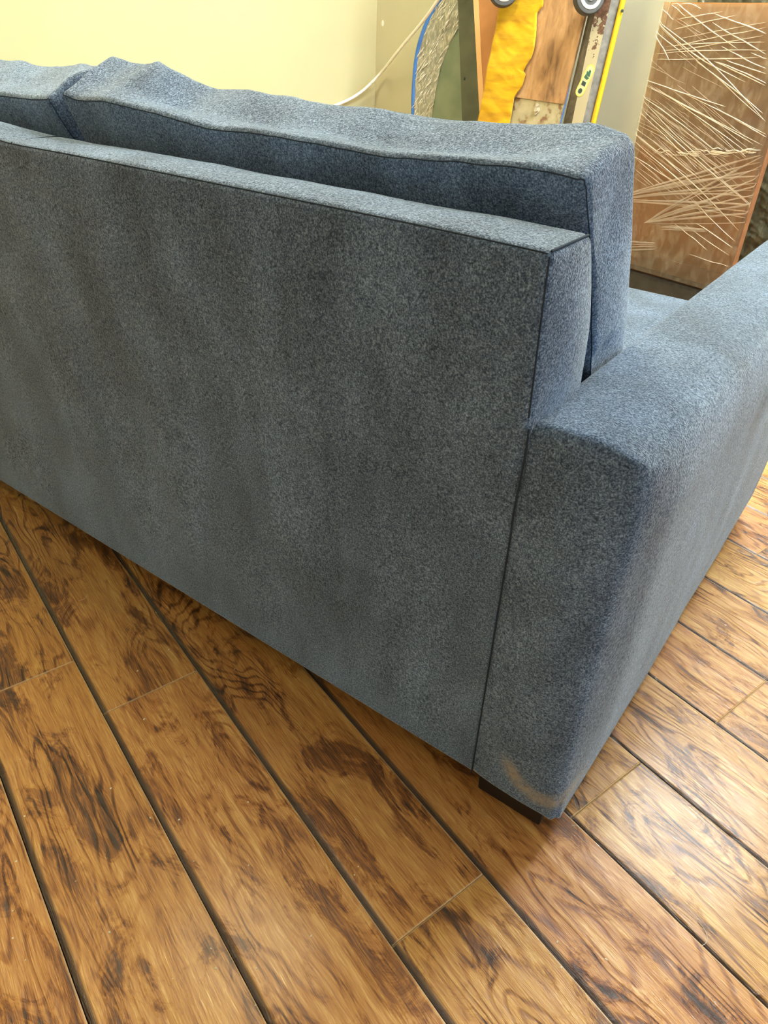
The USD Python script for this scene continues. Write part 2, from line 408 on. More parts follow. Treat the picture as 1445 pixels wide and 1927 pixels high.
M['green_glass'] = glassy('green_glass', (.14, .19, .115), .18, (.20, .25, .155))
M['green_dark'] = glassy('dark_green_glass', (.055, .065, .038), .15, (.09, .10, .055))
M['green_wrap'] = glassy('green_wrapped', (.09, .095, .045), .3, (.17, .17, .09), 60)


def film(name, tint, amount, rough=.15, bump=.6, scale=(30, 30, 14)):
    """Clear stretch film: mostly see-through, creased, glossy with a milky veil."""
    return mat(name, {
        'g': ('geometry', {}), 'm': ('mapping', dict(rotation=(0, .6, 0), scale=scale)), 'n': ('noise_texture', dict(scale=1, detail=4, roughness=.65, distortion=.6)),
        'b': ('bump', dict(strength=bump, distance=.004)), 't': ('transparent_bsdf', dict(color=(.97, .97, .96))),
        'gl': ('glossy_bsdf', dict(color=(1, 1, 1), roughness=rough)), 'd': ('diffuse_bsdf', dict(color=tint)),
        'fr': ('fresnel', dict(IOR=1.5)), 'r': ('map_range', dict(from_min=.45, from_max=.75, to_min=amount * .3, to_max=amount, clamp=True)),
        'x1': ('mix_closure', {}), 'x2': ('mix_closure', {})},
        [('g.position', 'm.vector'), ('m.vector', 'n.vector'), ('n.fac', 'b.height'), ('b.normal', 'gl.normal'), ('b.normal', 'fr.normal'), ('n.fac', 'r.value'),
         ('r.result', 'x1.fac'), ('t.BSDF', 'x1.closure1'), ('d.BSDF', 'x1.closure2'), ('fr.fac', 'x2.fac'), ('x1.closure', 'x2.closure1'), ('gl.BSDF', 'x2.closure2')], surface='x2.closure')


M['film'] = film('stretch_film', (.85, .74, .55), .34)
M['film_left'] = film('crinkled_film', (.92, .90, .70), .85, .12, .5, (110, 110, 40))
M['sparkle'] = plain('film_sparkle', (.97, .96, .86), .15, .9)  # glints on the crinkled film, painted as near-white colour
M['film_olive'] = film('olive_film', (.5, .5, .30), .30, .1, .9, (60, 60, 22))
M['ridge'] = mat('film_crease_glint', {'t': ('transparent_bsdf', dict(color=(1, 1, 1))), 'p': ('principled_bsdf', dict(base_color=(.95, .87, .68), roughness=.2, specular_ior_level=.8)), 'x': ('mix_closure', dict(fac=.78))},  # cream colour carries the highlights along the film creases
                 [('t.BSDF', 'x.closure1'), ('p.BSDF', 'x.closure2')], surface='x.closure')
M['ridge_soft'] = mat('film_glint_soft', {'t': ('transparent_bsdf', dict(color=(1, 1, 1))), 'p': ('principled_bsdf', dict(base_color=(.9, .78, .60), roughness=.3)), 'x': ('mix_closure', dict(fac=.26))},  # fainter crease highlights, also put into the colour
                      [('t.BSDF', 'x.closure1'), ('p.BSDF', 'x.closure2')], surface='x.closure')
M['pane'] = mat('window_glass', {'t': ('transparent_bsdf', dict(color=(.98, .99, .99))), 'g': ('glossy_bsdf', dict(roughness=.02)), 'f': ('fresnel', dict(IOR=1.45)), 'x': ('mix_closure', {})},
                [('f.fac', 'x.fac'), ('t.BSDF', 'x.closure1'), ('g.BSDF', 'x.closure2')], surface='x.closure')


def lamp_mat(name, col, strength):
    return mat(name, {'e': ('emission', dict(color=col, strength=strength))}, surface='e.emission')


# ------------------------------------------------------------------ room shell
R = ROOM; TH = .12
W = lambda name, lo, hi, m: obj(name, abox(lo, hi), M[m], kind='structure', smooth=False)
W('wall_left', (R['x0'] - TH, R['y0'], -.02), (R['x0'], R['y1'], CEIL_Z), 'wall')
wb = W('wall_back', (R['x0'] - TH, R['y1'], -.02), (R['x1'] + TH, R['y1'] + TH, CEIL_Z), 'wall_back')
W('wall_front', (R['x0'] - TH, R['y0'] - TH, -.02), (R['x1'] + TH, R['y0'], CEIL_Z), 'ceiling')
poly = sbox(R['y0'], -.02, R['y1'], CEIL_Z).difference(sbox(WIN_Y - WIN_W / 2, WIN_Z - WIN_H / 2, WIN_Y + WIN_W / 2, WIN_Z + WIN_H / 2))
wr = trimesh.creation.extrude_polygon(poly, TH, engine='earcut')
wr.vertices = np.stack([R['x1'] + wr.vertices[:, 2], wr.vertices[:, 0], wr.vertices[:, 1]], 1)
obj('wall_right', wr, M['wall_grey'], kind='structure', smooth=False)
W('ceiling', (R['x0'] - TH, R['y0'] - TH, CEIL_Z), (R['x1'] + TH, R['y1'] + TH, CEIL_Z + .1), 'ceiling')
w1 = thing('window_1', kind='structure')
fr = []
for y in (WIN_Y - WIN_W / 2 + .03, WIN_Y, WIN_Y + WIN_W / 2 - .03):
    fr.append(abox((R['x1'] + .02, y - .03, WIN_Z - WIN_H / 2), (R['x1'] + .08, y + .03, WIN_Z + WIN_H / 2)))
for z in (WIN_Z - WIN_H / 2 + .03, WIN_Z + WIN_H / 2 - .03):
    fr.append(abox((R['x1'] + .02, WIN_Y - WIN_W / 2, z - .03), (R['x1'] + .08, WIN_Y + WIN_W / 2, z + .03)))
obj('window_frame', cat(fr), M['trimwhite'], w1, smooth=False)
for s in (-1, 1):
    yc = WIN_Y + s * WIN_W / 4
    obj('pane', abox((R['x1'] + .045, yc - WIN_W / 4 + .03, WIN_Z - WIN_H / 2 + .06), (R['x1'] + .051, yc + WIN_W / 4 - .03, WIN_Z + WIN_H / 2 - .06)), M['pane'], w1, smooth=False)


def ceiling_lamp(x, y, w, d, col, strength, name, label):
    t = thing('ceiling_light', label, 'ceiling light')
    f = trimesh.creation.extrude_polygon(sbox(x - w / 2 - .03, y - d / 2 - .03, x + w / 2 + .03, y + d / 2 + .03).difference(sbox(x - w / 2, y - d / 2, x + w / 2, y + d / 2)), .03, engine='earcut')
    f.apply_translation((0, 0, CEIL_Z - .031)); obj('frame', f, M['trimwhite'], t, smooth=False)
    obj('diffuser', abox((x - w / 2, y - d / 2, CEIL_Z - .022), (x + w / 2, y + d / 2, CEIL_Z - .002)), lamp_mat(name, col, strength), t, smooth=False)


ceiling_lamp(-.05, 2.35, 1.2, .8, (.93, .98, 1.0), COOL, 'lamp_neutral', 'white ceiling panel above the seat front of the sofa')
ceiling_lamp(-1.25, .7, .6, 1.2, (1, .86, .56), WARM, 'lamp_warm', 'warm ceiling panel near the cream left wall')

# ------------------------------------------------------------------ floor planks
PD = math.radians(163.492)
D2, N2 = np.array([math.cos(PD), math.sin(PD)]), np.array([-math.sin(PD), math.cos(PD)])
EDGES = {0: .596, 1: .432, 2: .2655, 3: .1085, 4: -.0545, 5: -.2205, 6: -.388, 7: -.5535, 8: -.7245, 9: -.893, 10: -1.0625}
edge = lambda k: EDGES[k] if k in EDGES else (.596 - .1645 * k if k < 0 else -1.0625 - .1665 * (k - 10))
JOINTS = {0: .735, 1: .589, 2: .0249, 3: .83, 4: .0106, 5: .66, 6: -.0154, 7: .52, 8: -.35, 9: .2}
flo = thing('floor', kind='structure')
obj('subfloor', abox((R['x0'] - TH, R['y0'] - TH, -.03), (R['x1'] + TH, R['y1'] + TH, -.0085)), M['subfloor'], flo, smooth=False)
PL, GAP = 1.22, .0006
room_poly = sbox(R['x0'], R['y0'], R['x1'], R['y1'])
pid = 0
rj = random.Random(3)
for k in range(-26, 26):
    n1, n0 = edge(k) - GAP, edge(k + 1) + GAP        # n1 = high side (soft dark edge), n0 = low side
    j0 = JOINTS.get(k, rj.uniform(0, PL))
    for i in range(-6, 7):
        a0, a1 = j0 + i * PL + GAP * .5, j0 + (i + 1) * PL - GAP * .5
        quad = Polygon([D2 * a + N2 * n for a, n in ((a0, n0), (a1, n0), (a1, n1), (a0, n1))])
        inter = quad.intersection(room_poly)
        if inter.area < 1e-3: continue
        pid += 1
        an = lambda P: (P @ D2, P @ N2)
        if inter.area > quad.area * .999:
            ew = .0095 if k < 4 else .0065
            ns = np.array([n0, n0 + .0024, n1 - ew, n1 - ew * .68, n1 - ew * .32, n1])
            hz = np.array([-.0006, 0, 0, -.0005, -.0014, -.0026])
            dk = np.array([.1, 0, 0, .8, 1, 1]); glint = np.array([.9, 0, 0, 0, 0, 0])  # pale line on the low long edge is a highlight painted in
            as_ = np.array([a0, a0 + .0022, a1 - .0022, a1]); ha = np.array([-.0011, 0, 0, -.0011]); wa = np.array([.95, 0, 0, .95])
            A, Nn = np.meshgrid(as_, ns, indexing='ij')
            Z = np.minimum(hz[None, :], ha[:, None]); Wv = np.maximum(glint[None, :], wa[:, None] * (1 - dk[None, :] * .6)); Dk = np.repeat(dk[None, :], 4, 0)
            v = np.stack([A * D2[0] + Nn * N2[0], A * D2[1] + Nn * N2[1], Z], -1).reshape(-1, 3)
            idx = np.arange(24).reshape(4, 6)
            f = [[idx[p, q], idx[p + 1, q], idx[p + 1, q + 1], idx[p, q + 1]] for p in range(3) for q in range(5)]
            ring = list(idx[:, 0]) + list(idx[3, 1:]) + list(idx[2::-1, 5]) + list(idx[0, 4:0:-1])
            vb = v[ring].copy(); vb[:, 2] = -.0085; o = len(v); v = np.vstack([v, vb]); nr = len(ring)
            f += [[ring[q], o + q, o + (q + 1) % nr, ring[(q + 1) % nr]] for q in range(nr)]
            f = np.array(f); uvA = np.concatenate([A.ravel(), A.ravel()[ring]]); uvN = np.concatenate([Nn.ravel(), Nn.ravel()[ring]])
            Wv = np.concatenate([Wv.ravel(), np.zeros(nr)]); Dk = np.concatenate([Dk.ravel(), np.ones(nr)])
            # orientation: make top faces look up
            t = trimesh.Trimesh(v, np.vstack([f[:, [0, 1, 2]], f[:, [0, 2, 3]]]), process=False)
            if t.face_normals[0][2] < 0: t.invert()
        else:
            g = inter if inter.geom_type == 'Polygon' else max(inter.geoms, key=lambda q: q.area)
            t = trimesh.creation.extrude_polygon(g, .0083, engine='earcut'); t.apply_translation((0, 0, -.0085))
            uvA, uvN = t.vertices[:, :2] @ D2, t.vertices[:, :2] @ N2; Wv = np.zeros(len(t.vertices)); Dk = np.zeros(len(t.vertices))
        uv = np.stack([uvA, uvN - n0], 1)
        obj('plank', t, M['wood'], flo, smooth=False, uv=uv, prim=dict(plankid=np.full(len(uv), float(pid % 97) + .37), wear_glint=Wv, darkedge=Dk))
print('planks', pid)

# lint and paint flecks on the floor
fl = []
for k in range(46):
    if k < 34: p = on_z(RNG.uniform(20, 760), RNG.uniform(1150, 1900))
    else: p = on_z(RNG.uniform(1000, 1430), RNG.uniform(1560, 1900))
    if p[1] > -.03: continue
    s = RNG.uniform(.0006, .0016)
    m = trimesh.creation.icosphere(1, s); m.vertices *= RNG.uniform(.5, 1.6, 3) * (1, 1, .45)
    m.apply_translation((p[0], p[1], .0005)); fl.append(m)
for a in ((150, 1130, .02), (1090, 1560, .012), (1320, 1780, .03), (1235, 1275, .008)):
    p = on_z(*a[:2]); th = RNG.uniform(0, 6)
    q = [p + np.array([math.cos(th + s * 1.2) * s * a[2], math.sin(th + s * 1.2) * s * a[2], .001]) for s in np.linspace(0, 1, 8)]
    fl.append(tube(q, .0003, 5))
obj('floor_lint', cat(fl), M['lint'], label='tiny pale flecks and threads of lint scattered on the wood floor', cat='lint', kind='stuff')

# ------------------------------------------------------------------ sofa
SX, SH, ZB, AW = -1.95, .62, .045, .1368       # full width, arm height, underside, arm width
HB, RK = .795, -.023
sofa = thing('sofa', 'dark navy blue fabric sofa with low square arms, seen from behind', 'sofa')


def seam(pts, parent, r=.0013, n=60):
    obj('seam', tube(spline(pts, n) if len(pts) > 2 else np.linspace(pts[0], pts[1], n), r, 6), M['thread'], parent, smooth=True)


xL, xR = SX + AW - .005, -AW + .005                          # back frame between the arms
yrear = lambda z: RK * sm(z, .45, HB)
yfront = lambda z: np.interp(z, [.05, .40, .55, .63, .70, .75, HB], [.15, .135, .127, .12, .108, .088, .066])


def back_shape(m):
    v = np.array(m.vertices)
    x, t, z = v[:, 0], v[:, 1], v[:, 2]            # t in 0..1 stands for the depth
    tt = np.clip(t / .1, 0, 1)
    y = yrear(z) * (1 - tt) + (yfront(z)) * tt
    y = np.where(t < .012, yrear(z) + t, y)
    half = np.where(x > -.975, (x + .556) / .42, (x + 1.394) / .42)
    crown = np.where(x > -.95, .006, .019) * np.clip(1 - half ** 4, 0, 1) * (1 - (2 * tt - .9) ** 2 * .85).clip(0) * sm(z, .70, HB)
    z2 = z + crown + .0035 * (meshkit.fbm(np.stack([x * 9, y * 9, z * 2], 1), 3, 5) - .5) * sm(z, .75, HB) * 2 * sm(tt, 0, .3)
    # sewn edges pull in a little, the side panel is puffed
    side = np.where(x > -.3, 1, -1) * np.where(np.abs(x - xR) < .03, 1, np.where(np.abs(x - xL) < .03, 1, 0))
    x2 = x + side * .012 * np.sin(np.clip((z - .60) / .2, 0, 1) * np.pi) * np.sin(np.clip(tt, 0, 1) * np.pi) * (z > .6)
    rear = sm(-t, -.02, 0)
    ripple = .0045 * (meshkit.fbm(np.stack([x * 7, x * 0, z * 2.2], 1), 3, 2) - .5) + .0022 * (meshkit.fbm(np.stack([x * 26, x * 0, z * 3], 1), 2, 9) - .5) * sm(-x, .5, .9)
    y = y + rear * ripple * sm(z, ZB, ZB + .1) * (1 - sm(z, HB - .06, HB)) * sm(-x, .137, .2)
    m.vertices = np.stack([x2, y, z2], 1)
    e = .009 * (1 - math.sqrt(.5))
    def edge_line(msk, key):
        i = np.where(msk)[0]; i = i[np.argsort(key[i])]; return np.array(m.vertices)[i]
    m.metadata['rear_top'] = edge_line((np.abs(t - e) < .0008) & (np.abs(z - (HB - e)) < .0008), x)
    m.metadata['rear_side'] = edge_line((np.abs(t - e) < .0008) & (np.abs(x - (xR - e)) < .0008) & (z > SH - .01), z)
    return m


bk = back_shape(rbox((xL, 0, ZB), (xR, .1, HB), .009, (.02, .012, .022)))
back = obj('backrest', bk, M['fabric'], sofa, smooth=True)
obj('seam', tube(bk.metadata['rear_top'] + (0, .0001, -.0001), .0009, 6), M['thread'], back, smooth=True)
obj('seam', tube(bk.metadata['rear_side'] + (-.0001, .0001, 0), .0010, 6), M['thread'], back, smooth=True)
seam([(xR - .003, y, HB - .002 + .001) for y in np.linspace(RK + .006, .062, 5)], back, n=20)            # top right corner
seam([(-.975, RK + .003, HB - .001), (-.975, .02, HB + .0015), (-.975, .06, HB + .001)], back, n=20)
# arms
def arm_shape(m, x0, x1, s):
    v = np.array(m.vertices); x, y, z = v.T
    u = (x - x0) / (x1 - x0)
    uo = u if s > 0 else 1 - u
    zz = (z - ZB) / (SH - ZB)
    out = .010 * np.sin(np.clip(zz, 0, 1) * np.pi) ** .7 * sm(y, 0, .12) * sm(uo, .7, 1)
    flare = .006 * sm(zz, .65, .95) * sm(uo, .7, 1)
    rip = .004 * (meshkit.fbm(np.stack([y * 9, x * 0, z * 2.5], 1), 3, 4) - .5) * sm(uo, .8, 1)
    x = x + s * (out + flare + rip)
    top = sm(z, SH - .04, SH)
    z = z + top * (.006 * np.sin(np.clip(uo, 0, 1) * np.pi) + .004 * (meshkit.fbm(np.stack([v[:, 0] * 10, y * 7, y * 0], 1), 3, 6) - .5) - .004 * sm(uo, .6, 1))
    rear = sm(-y, -.05, 0)
    y = y + rear * (.005 * (meshkit.fbm(np.stack([v[:, 0] * 13, v[:, 0] * 0, v[:, 2] * 5], 1), 3, 12) - .5) - .004 * np.sin(np.clip(uo, 0, 1) * np.pi))
    m.vertices = np.stack([x, y, z], 1); return m


def arm_round(lo, hi, s):
    """Arm block: crisp sewn inner edges, softly rounded outer edges."""
    m = rbox(lo, hi, .012, (.012, .02, .02))
    v = np.array(m.vertices)
    r = .030
    xo = hi[0] if s > 0 else lo[0]
    # round the outer rear vertical edge and the outer top edge further
    for axis, edgev, rr in ((1, lo[1], .038), (2, hi[2], .046)):
        sx = (xo - v[:, 0]) * s; sa = (v[:, axis] - lo[1]) if axis == 1 else (hi[2] - v[:, 2])
        if axis == 1: rr = .013 + .027 * sm(v[:, 2], .06, .36)
        else: rr = np.full(len(v), rr)
        k = (sx < rr) & (sa < rr); rr = rr[k]
        dx, da = rr - sx[k], rr - sa[k]
        L = np.maximum(np.hypot(dx, da), 1e-9); mx = np.maximum(dx, da)
        f = np.where(mx > rr * .82, rr, mx) / L
        nx, na = rr - dx * f, rr - da * f
        v[k, 0] = xo - s * nx
        v[k, axis] = lo[1] + na if axis == 1 else hi[2] - na
    m.vertices = v
    sm_ = m.copy(); trimesh.smoothing.filter_laplacian(sm_, lamb=.5, iterations=12)
    near = sm(-np.abs(xo - v[:, 0]), -.085, -.05) * np.maximum(sm(-v[:, 1], -.08, -.05), sm(v[:, 2], SH - .08, SH - .05)) * sm(v[:, 2], lo[2] + .02, lo[2] + .06)
    m.vertices = v + (np.array(sm_.vertices) - v) * near[:, None]
    return arm_shape(m, lo[0], hi[0], s)


for s, x0, x1 in ((1, -AW - .007, 0.0), (-1, SX, SX + AW + .007)):
    a = obj('arm', arm_round((x0, 0, ZB), (x1, 1.06, SH), s), M['fabric_arm'] if s > 0 else M['fabric'], sofa, smooth=True)
    xi = -AW + .0005 if s > 0 else SX + AW - .0005
    seam([(xi + .004 * s * sm(z, .5, .6), yrear(z) - .0012 + .0032 * sm(z, .5, .6), z) for z in np.linspace(ZB + .002, SH - .002, 22)], a, .0012)
    seam([(xi + s * .004, -.0018 + .0025, SH - .0035), (xi + s * .04, .0005, SH - .004), (xi + s * .08, .0005, SH - .006), (xi + s * .108, .002, SH - .013)], a, .0007)
    for y0, y1 in ((.012, .117), (.93, 1.035)):
        lx = (x1 - .025 - .106, x1 - .025) if s > 0 else (x0 + .025, x0 + .131)
        lg = rbox((lx[0], y0, 0), (lx[1], y1, ZB + .004), .003, .2)
        v = np.array(lg.vertices); c = np.array([(lx[0] + lx[1]) / 2, (y0 + y1) / 2]); v[:, :2] = c + (v[:, :2] - c) * (.97 + .03 * sm(v[:, 2], 0, .05))[:, None]; lg.vertices = v
        obj('leg', lg, M['leg'], sofa, smooth=30)
obj('seat_base', rbox((xL + .001, .13, ZB), (xR - .001, 1.04, .30), .012, .1), M['fabric'], sofa, smooth=True)

# loose cushions: box cushions with sewn edges
SC, CO = math.sin(math.radians(22)), math.cos(math.radians(22))


def back_cushion(name, xa, xb, label, seed, y0, z0, lift, tf, tr):
    wx, tt, hv = xb - xa, .115, .385
    m = rbox((0, 0, 0), (wx, tt, hv), .010, (.014, .012, .014))
    v = np.array(m.vertices); X, T, V = v.T
    sx, st, sv = X / wx * 2 - 1, T / tt * 2 - 1, V / hv * 2 - 1
    front = sm(st, .2, 1); topm = sm(sv, .75, 1); end = np.abs(sx) ** 8
    T2 = T + front * .085 * (1 - sx ** 4) * (1 - sv ** 2 * .75) - sm(-st, .4, 1) * .006 * (1 - sx ** 2) * (1 - sv ** 2)
    prof = np.clip(1 - sx ** 6, 0, 1)
    lump = meshkit.fbm(np.stack([X * 5.5, T * 0, T * 0 + seed], 1), 2, seed) - .5
    V2 = V + topm * (.012 * prof * (1 - (st - .2) ** 2 * .6) + (.030 if lift else .014) * lump * sm(1 - np.abs(sx), 0, .2) * sm(st, -1, .5) - .012 * prof * sm(-st, -1, 1))
    V2 = V2 - topm * (.018 if lift else .006) * sm(sx, .88, 1.0) * sm(st, -.2, 1) - topm * (.021 * sm(st, -1, .1) if lift else .006)
    V2 = V2 + topm * lift * (sm(-sx, .50, .78) + .5 * sm(-sx, .9, 1)) * (.9 + .35 * sm(st, -1, .2))
    wf = sm(st, -1, .2)
    V2 = V2 + topm * (np.interp(xa + X, *tf) * wf + np.interp(xa + X, *tr) * (1 - wf))
    # creases fanning over the top band and the front
    cr = meshkit.fbm(np.stack([X * 24 + T * 34, T * 3, V * 3], 1), 3, seed + 3) - .5
    V2 = V2 + topm * .008 * cr * sm(st, -1, .2)
    T2 = T2 + front * .006 * cr
    X2 = X + np.sign(sx) * end * .010 * (1 - sv ** 2) * (1 - st ** 2 * .5)
    X2 = X2 + np.sign(sx) * end * .004 * st
    dent = -.012 * np.exp(-(((sv - .62) / .16) ** 2)) * np.exp(-(((st + .2) / .8) ** 2)) * sm(sx, .97, 1.0) * 0.6
    X2 = X2 + dent
    rear = sm(-st, .6, 1)
    T2 = T2 + rear * (.010 * np.exp(-(((sv - .60) / .22) ** 2) - (((sx - .93) / .12) ** 2)) + .006 * (meshkit.fbm(np.stack([X * 8, T * 0, V * 8], 1), 2, seed + 8) - .5))
    X2 = X2 + np.maximum(np.sign(sx), 0) * np.abs(sx) ** 6 * (.008 + .016 * np.clip(1 - V / hv, 0, 1)) * (1 - .44 * (st + 1))
    zz = z0 + T2 * SC + (V2 - hv) * CO
    X2 = np.where((zz < .645) & (sx > .9), np.minimum(X2, -AW - .0085 - xa), X2)
    m.vertices = np.stack([xa + X2, y0 + T2 * CO - (V2 - hv) * SC, z0 + T2 * SC + (V2 - hv) * CO], 1)
    c = thing(name, label, 'cushion')
    body = obj('cover', m, M['fabric'], c, smooth=True)
    # seams follow the moved edges
    vv = np.array(m.vertices)
    def along(mask, key, off):
        idx = np.where(mask)[0]; idx = idx[np.argsort(key[idx])]
        p = vv[idx] + off
        if len(p) > 6:
            ker = np.ones(7) / 7
            q = p.copy()
            for a in range(3): q[3:-3, a] = np.convolve(p[:, a], ker, 'same')[3:-3]
            q[1:-1] = (q[:-2] + q[1:-1] + q[2:]) / 3
            p = q
        return p
    e = .010 * (1 - math.sqrt(.5))
    g = lambda a, b: np.abs(a - b) < 1e-4
    # vertices nearest the rounded edges (rear/top, rear/right, top/right)
    def pick(T_, V_, X_, key):
        msk = np.ones(len(v), bool)
        for arr, val, w in ((T, T_, tt), (V, V_, hv), (X, X_, wx)):
            if val is not None: msk &= np.abs(arr - val) < .0022
        return along(msk, key, 0)
    for (T_, V_, X_, key) in ((e, hv - e, None, X), (e, None, wx - e, V), (e, None, e, V)):
        p = pick(T_, V_, X_, key)
        if len(p) > 4: obj('seam', tube(p, .0008, 6), M['thread'], body, smooth=True)
    return c


back_cushion('back_cushion', -.998, -.160, 'loose navy back cushion leaning by the right arm of the sofa', 11, .088, .835, .018,
             ([-1.0, -.955, -.904, -.85, -.806, -.73, -.634, -.499, -.38, -.276, -.225, -.19, -.172, -.16], [.008, .012, .017, .005, 0, -.001, -.005, -.003, -.014, -.003, .010, .016, .025, .022]),
             ([-.985, -.90, -.80, -.68, -.585, -.42, -.30, -.215, -.185, -.16], [-.006, .007, .019, .006, .010, .005, .011, .012, .006, .002]))
back_cushion('back_cushion', -1.77, -1.033, 'loose navy back cushion cut off by the left picture edge', 23, .088, .829, 0.0,
             ([-1.3, -1.2, -1.13, -1.1, -1.07, -1.03], [-.008, -.007, -.000, .008, .013, .030]), ([-1.5, -1.03], [.026, .020]))


def seat_cushion(xa, xb, label):
    m = rbox((xa, .24, .302), (xb, 1.085, .462), .018, .05)
    v = np.array(m.vertices); sx = (v[:, 0] - xa) / (xb - xa) * 2 - 1; sy = (v[:, 1] - .24) / .845 * 2 - 1
    v[:, 2] += sm(v[:, 2], .4, .46) * .02 * (1 - sx ** 4) * (1 - sy ** 4); m.vertices = v
    c = thing('seat_cushion', label, 'cushion'); b = obj('cover', m, M['fabric'], c, smooth=True)
    zt = .4567
    seam([(xa + .02, 1.0797, zt), (xb - .02, 1.0797, zt)], b)


seat_cushion(-.968, -AW - .012, 'navy seat cushion showing between the back cushion and the right arm')
seat_cushion(SX + AW + .012, -.974, 'navy seat cushion on the left half of the sofa seat')

# ------------------------------------------------------------------ things leaning along the back wall
UPZ = np.array([0, 0, 1.0])


class Lean:
    """A flat thing leaning on the back wall: plane through (y at z = 0), rising by k metres back per metre up."""
    def __init__(self, y0, k):
        self.p0 = np.array([0, y0, 0.0]); self.n = np.array([0, -1.0, k]); self.n /= np.linalg.norm(self.n)
        self.u = np.array([1.0, 0, 0]); self.v = np.array([0, k, 1.0]); self.v /= np.linalg.norm(self.v)
        self.s = math.hypot(1, k)
    def px(self, x, y):                   # pixel of the photo -> (u, v) in the plane
        q = on_plane(x, y, self.p0, self.n) - self.p0
        return np.array([q @ self.u, q @ self.v])
    def at(self, u, v, h=0.0):
        return self.p0 + np.multiply.outer(u, self.u) + np.multiply.outer(v, self.v) + np.multiply.outer(h, self.n)
    def slab(self, poly, h0, h1):
        m = trimesh.creation.extrude_polygon(Polygon(poly) if not hasattr(poly, 'area') else poly, h1 - h0, engine='earcut')
        v = np.array(m.vertices); m.vertices = self.at(v[:, 0], v[:, 1], v[:, 2] + h0)
        if m.volume < 0: m.invert()
        return m


def extend(p, q, v):                       # point on the line p-q at height v
    p, q = np.asarray(p), np.asarray(q); t = (v - p[1]) / (q[1] - p[1]); return p + (q - p) * t


# --- large glass top on edge, in blue edge guard and crinkled film
G = Lean(2.70, .08)
cur = np.array([G.px(*p) for p in ((830, 0), (817, 21), (808, 36), (799, 57), (791, 84), (786, 107), (783, 131), (781.5, 155), (782, 179), (784.5, 212))])
um, vm = cur[:, 0].min(), cur[np.argmin(cur[:, 0]), 1]
aw = .40; uc = um + aw
du = 1 - (uc - cur[0, 0]) / aw
bu = (cur[0, 1] - vm) / math.sqrt(max(1e-6, 1 - (1 - du) ** 2)); bl = vm
th = np.linspace(0, 2 * np.pi, 120, endpoint=False)
outline = np.stack([uc + aw * np.cos(th), vm + np.where(np.sin(th) > 0, bu, bl) * np.sin(th)], 1)
tg = thing('round_table_glass', 'rounded green glass top on edge with blue rim and crinkled clear film', 'table glass')
obj('glass', G.slab(outline, 0, .010), M['green_glass'], tg, smooth=30)
pts = G.at(outline[:, 0], outline[:, 1], np.full(len(outline), .006))
obj('edge_guard', tube(pts, .0125, 10, closed=True), M['blue'], tg, smooth=True, label='blue edge guard')
# film over the left part: a wavy sheet a little in front of the glass
fp = [G.px(*p) for p in ((868, 50), (850, 80), (838, 110), (830, 135), (822, 175), (816, 215))]
fpoly = Polygon(outline).buffer(-.010).intersection(Polygon([(-9, 3), extend(fp[0], fp[1], 1.6), *fp, extend(fp[-2], fp[-1], .1), (-9, .1)]).buffer(0))
def crinkle_sheet(P, poly, h, amp, step, seed, freq=(26, 9)):
    poly = poly if poly.geom_type == 'Polygon' else max(poly.geoms, key=lambda g: g.area)
    v2, f2 = trimesh.creation.triangulate_polygon(poly.segmentize(step * 3), engine='earcut')
    v3, f3 = trimesh.remesh.subdivide_to_size(np.column_stack([v2, np.zeros(len(v2))]), f2, max_edge=step * 1.7)
    t = trimesh.Trimesh(v3, f3, process=False); t.merge_vertices()
    U, V = t.vertices[:, 0], t.vertices[:, 1]
    hh = h + amp * (meshkit.fbm(np.stack([(U + .5 * V) * freq[0], (V - .6 * U) * freq[1], U * 0 + seed], -1), 3, seed))
    m = trimesh.Trimesh(P.at(U, V, hh), t.faces, process=False); return m
obj('film', crinkle_sheet(G, fpoly, .010, .006, .008, 5, (60, 16)), M['film_left'], tg, smooth=True, label='crinkled clear plastic film')
rd = []
for k in range(230):
    for _ in range(20):
        u, v = RNG.uniform(um, um + .3), RNG.uniform(.45, 1.2)
        from shapely.geometry import Point
        if fpoly.contains(Point(u, v)): break
    else: continue
    L = RNG.uniform(.006, .035) * (1 if RNG.random() < .8 else 2); an = math.radians(RNG.normal(52, 9))
    t = np.linspace(-.5, .5, 6)
    uu, vv = u + np.cos(an) * t * L, v + np.sin(an) * t * L
    rd.append(tube(G.at(uu, vv, np.full(6, .018)), RNG.uniform(.0007, .0026), 5, taper=np.array([.15, .7, 1, 1, .7, .15])))
obj('film_crease_glint', cat(rd), M['sparkle'], tg, smooth=True, kind='stuff')

# --- dark green glass sheet
S = Lean(2.64, .08)
a, b = S.px(863, 0), S.px(871, 222)
c, d = S.px(896, 0), S.px(910, 222)
gs = thing('glass_sheet', 'dark green glass sheet between the blue rimmed glass and brown board', 'glass panel')
obj('sheet', S.slab([extend(a, b, 0.0), extend(c, d, 0.0) + (.06, 0), extend(c, d, 1.45) + (.06, 0), extend(a, b, 1.45)], 0, .008), M['green_dark'], gs, smooth=False)
dp = S.px(871, 148); dk = trimesh.creation.cylinder(.0055, .006, sections=14)
dk.apply_transform(trimesh.geometry.align_vectors([0, 0, 1], S.n)); dk.apply_translation(S.at(dp[0] + .012, dp[1], .010)); obj('stopper', dk, M['label_dark'], gs, smooth=30)

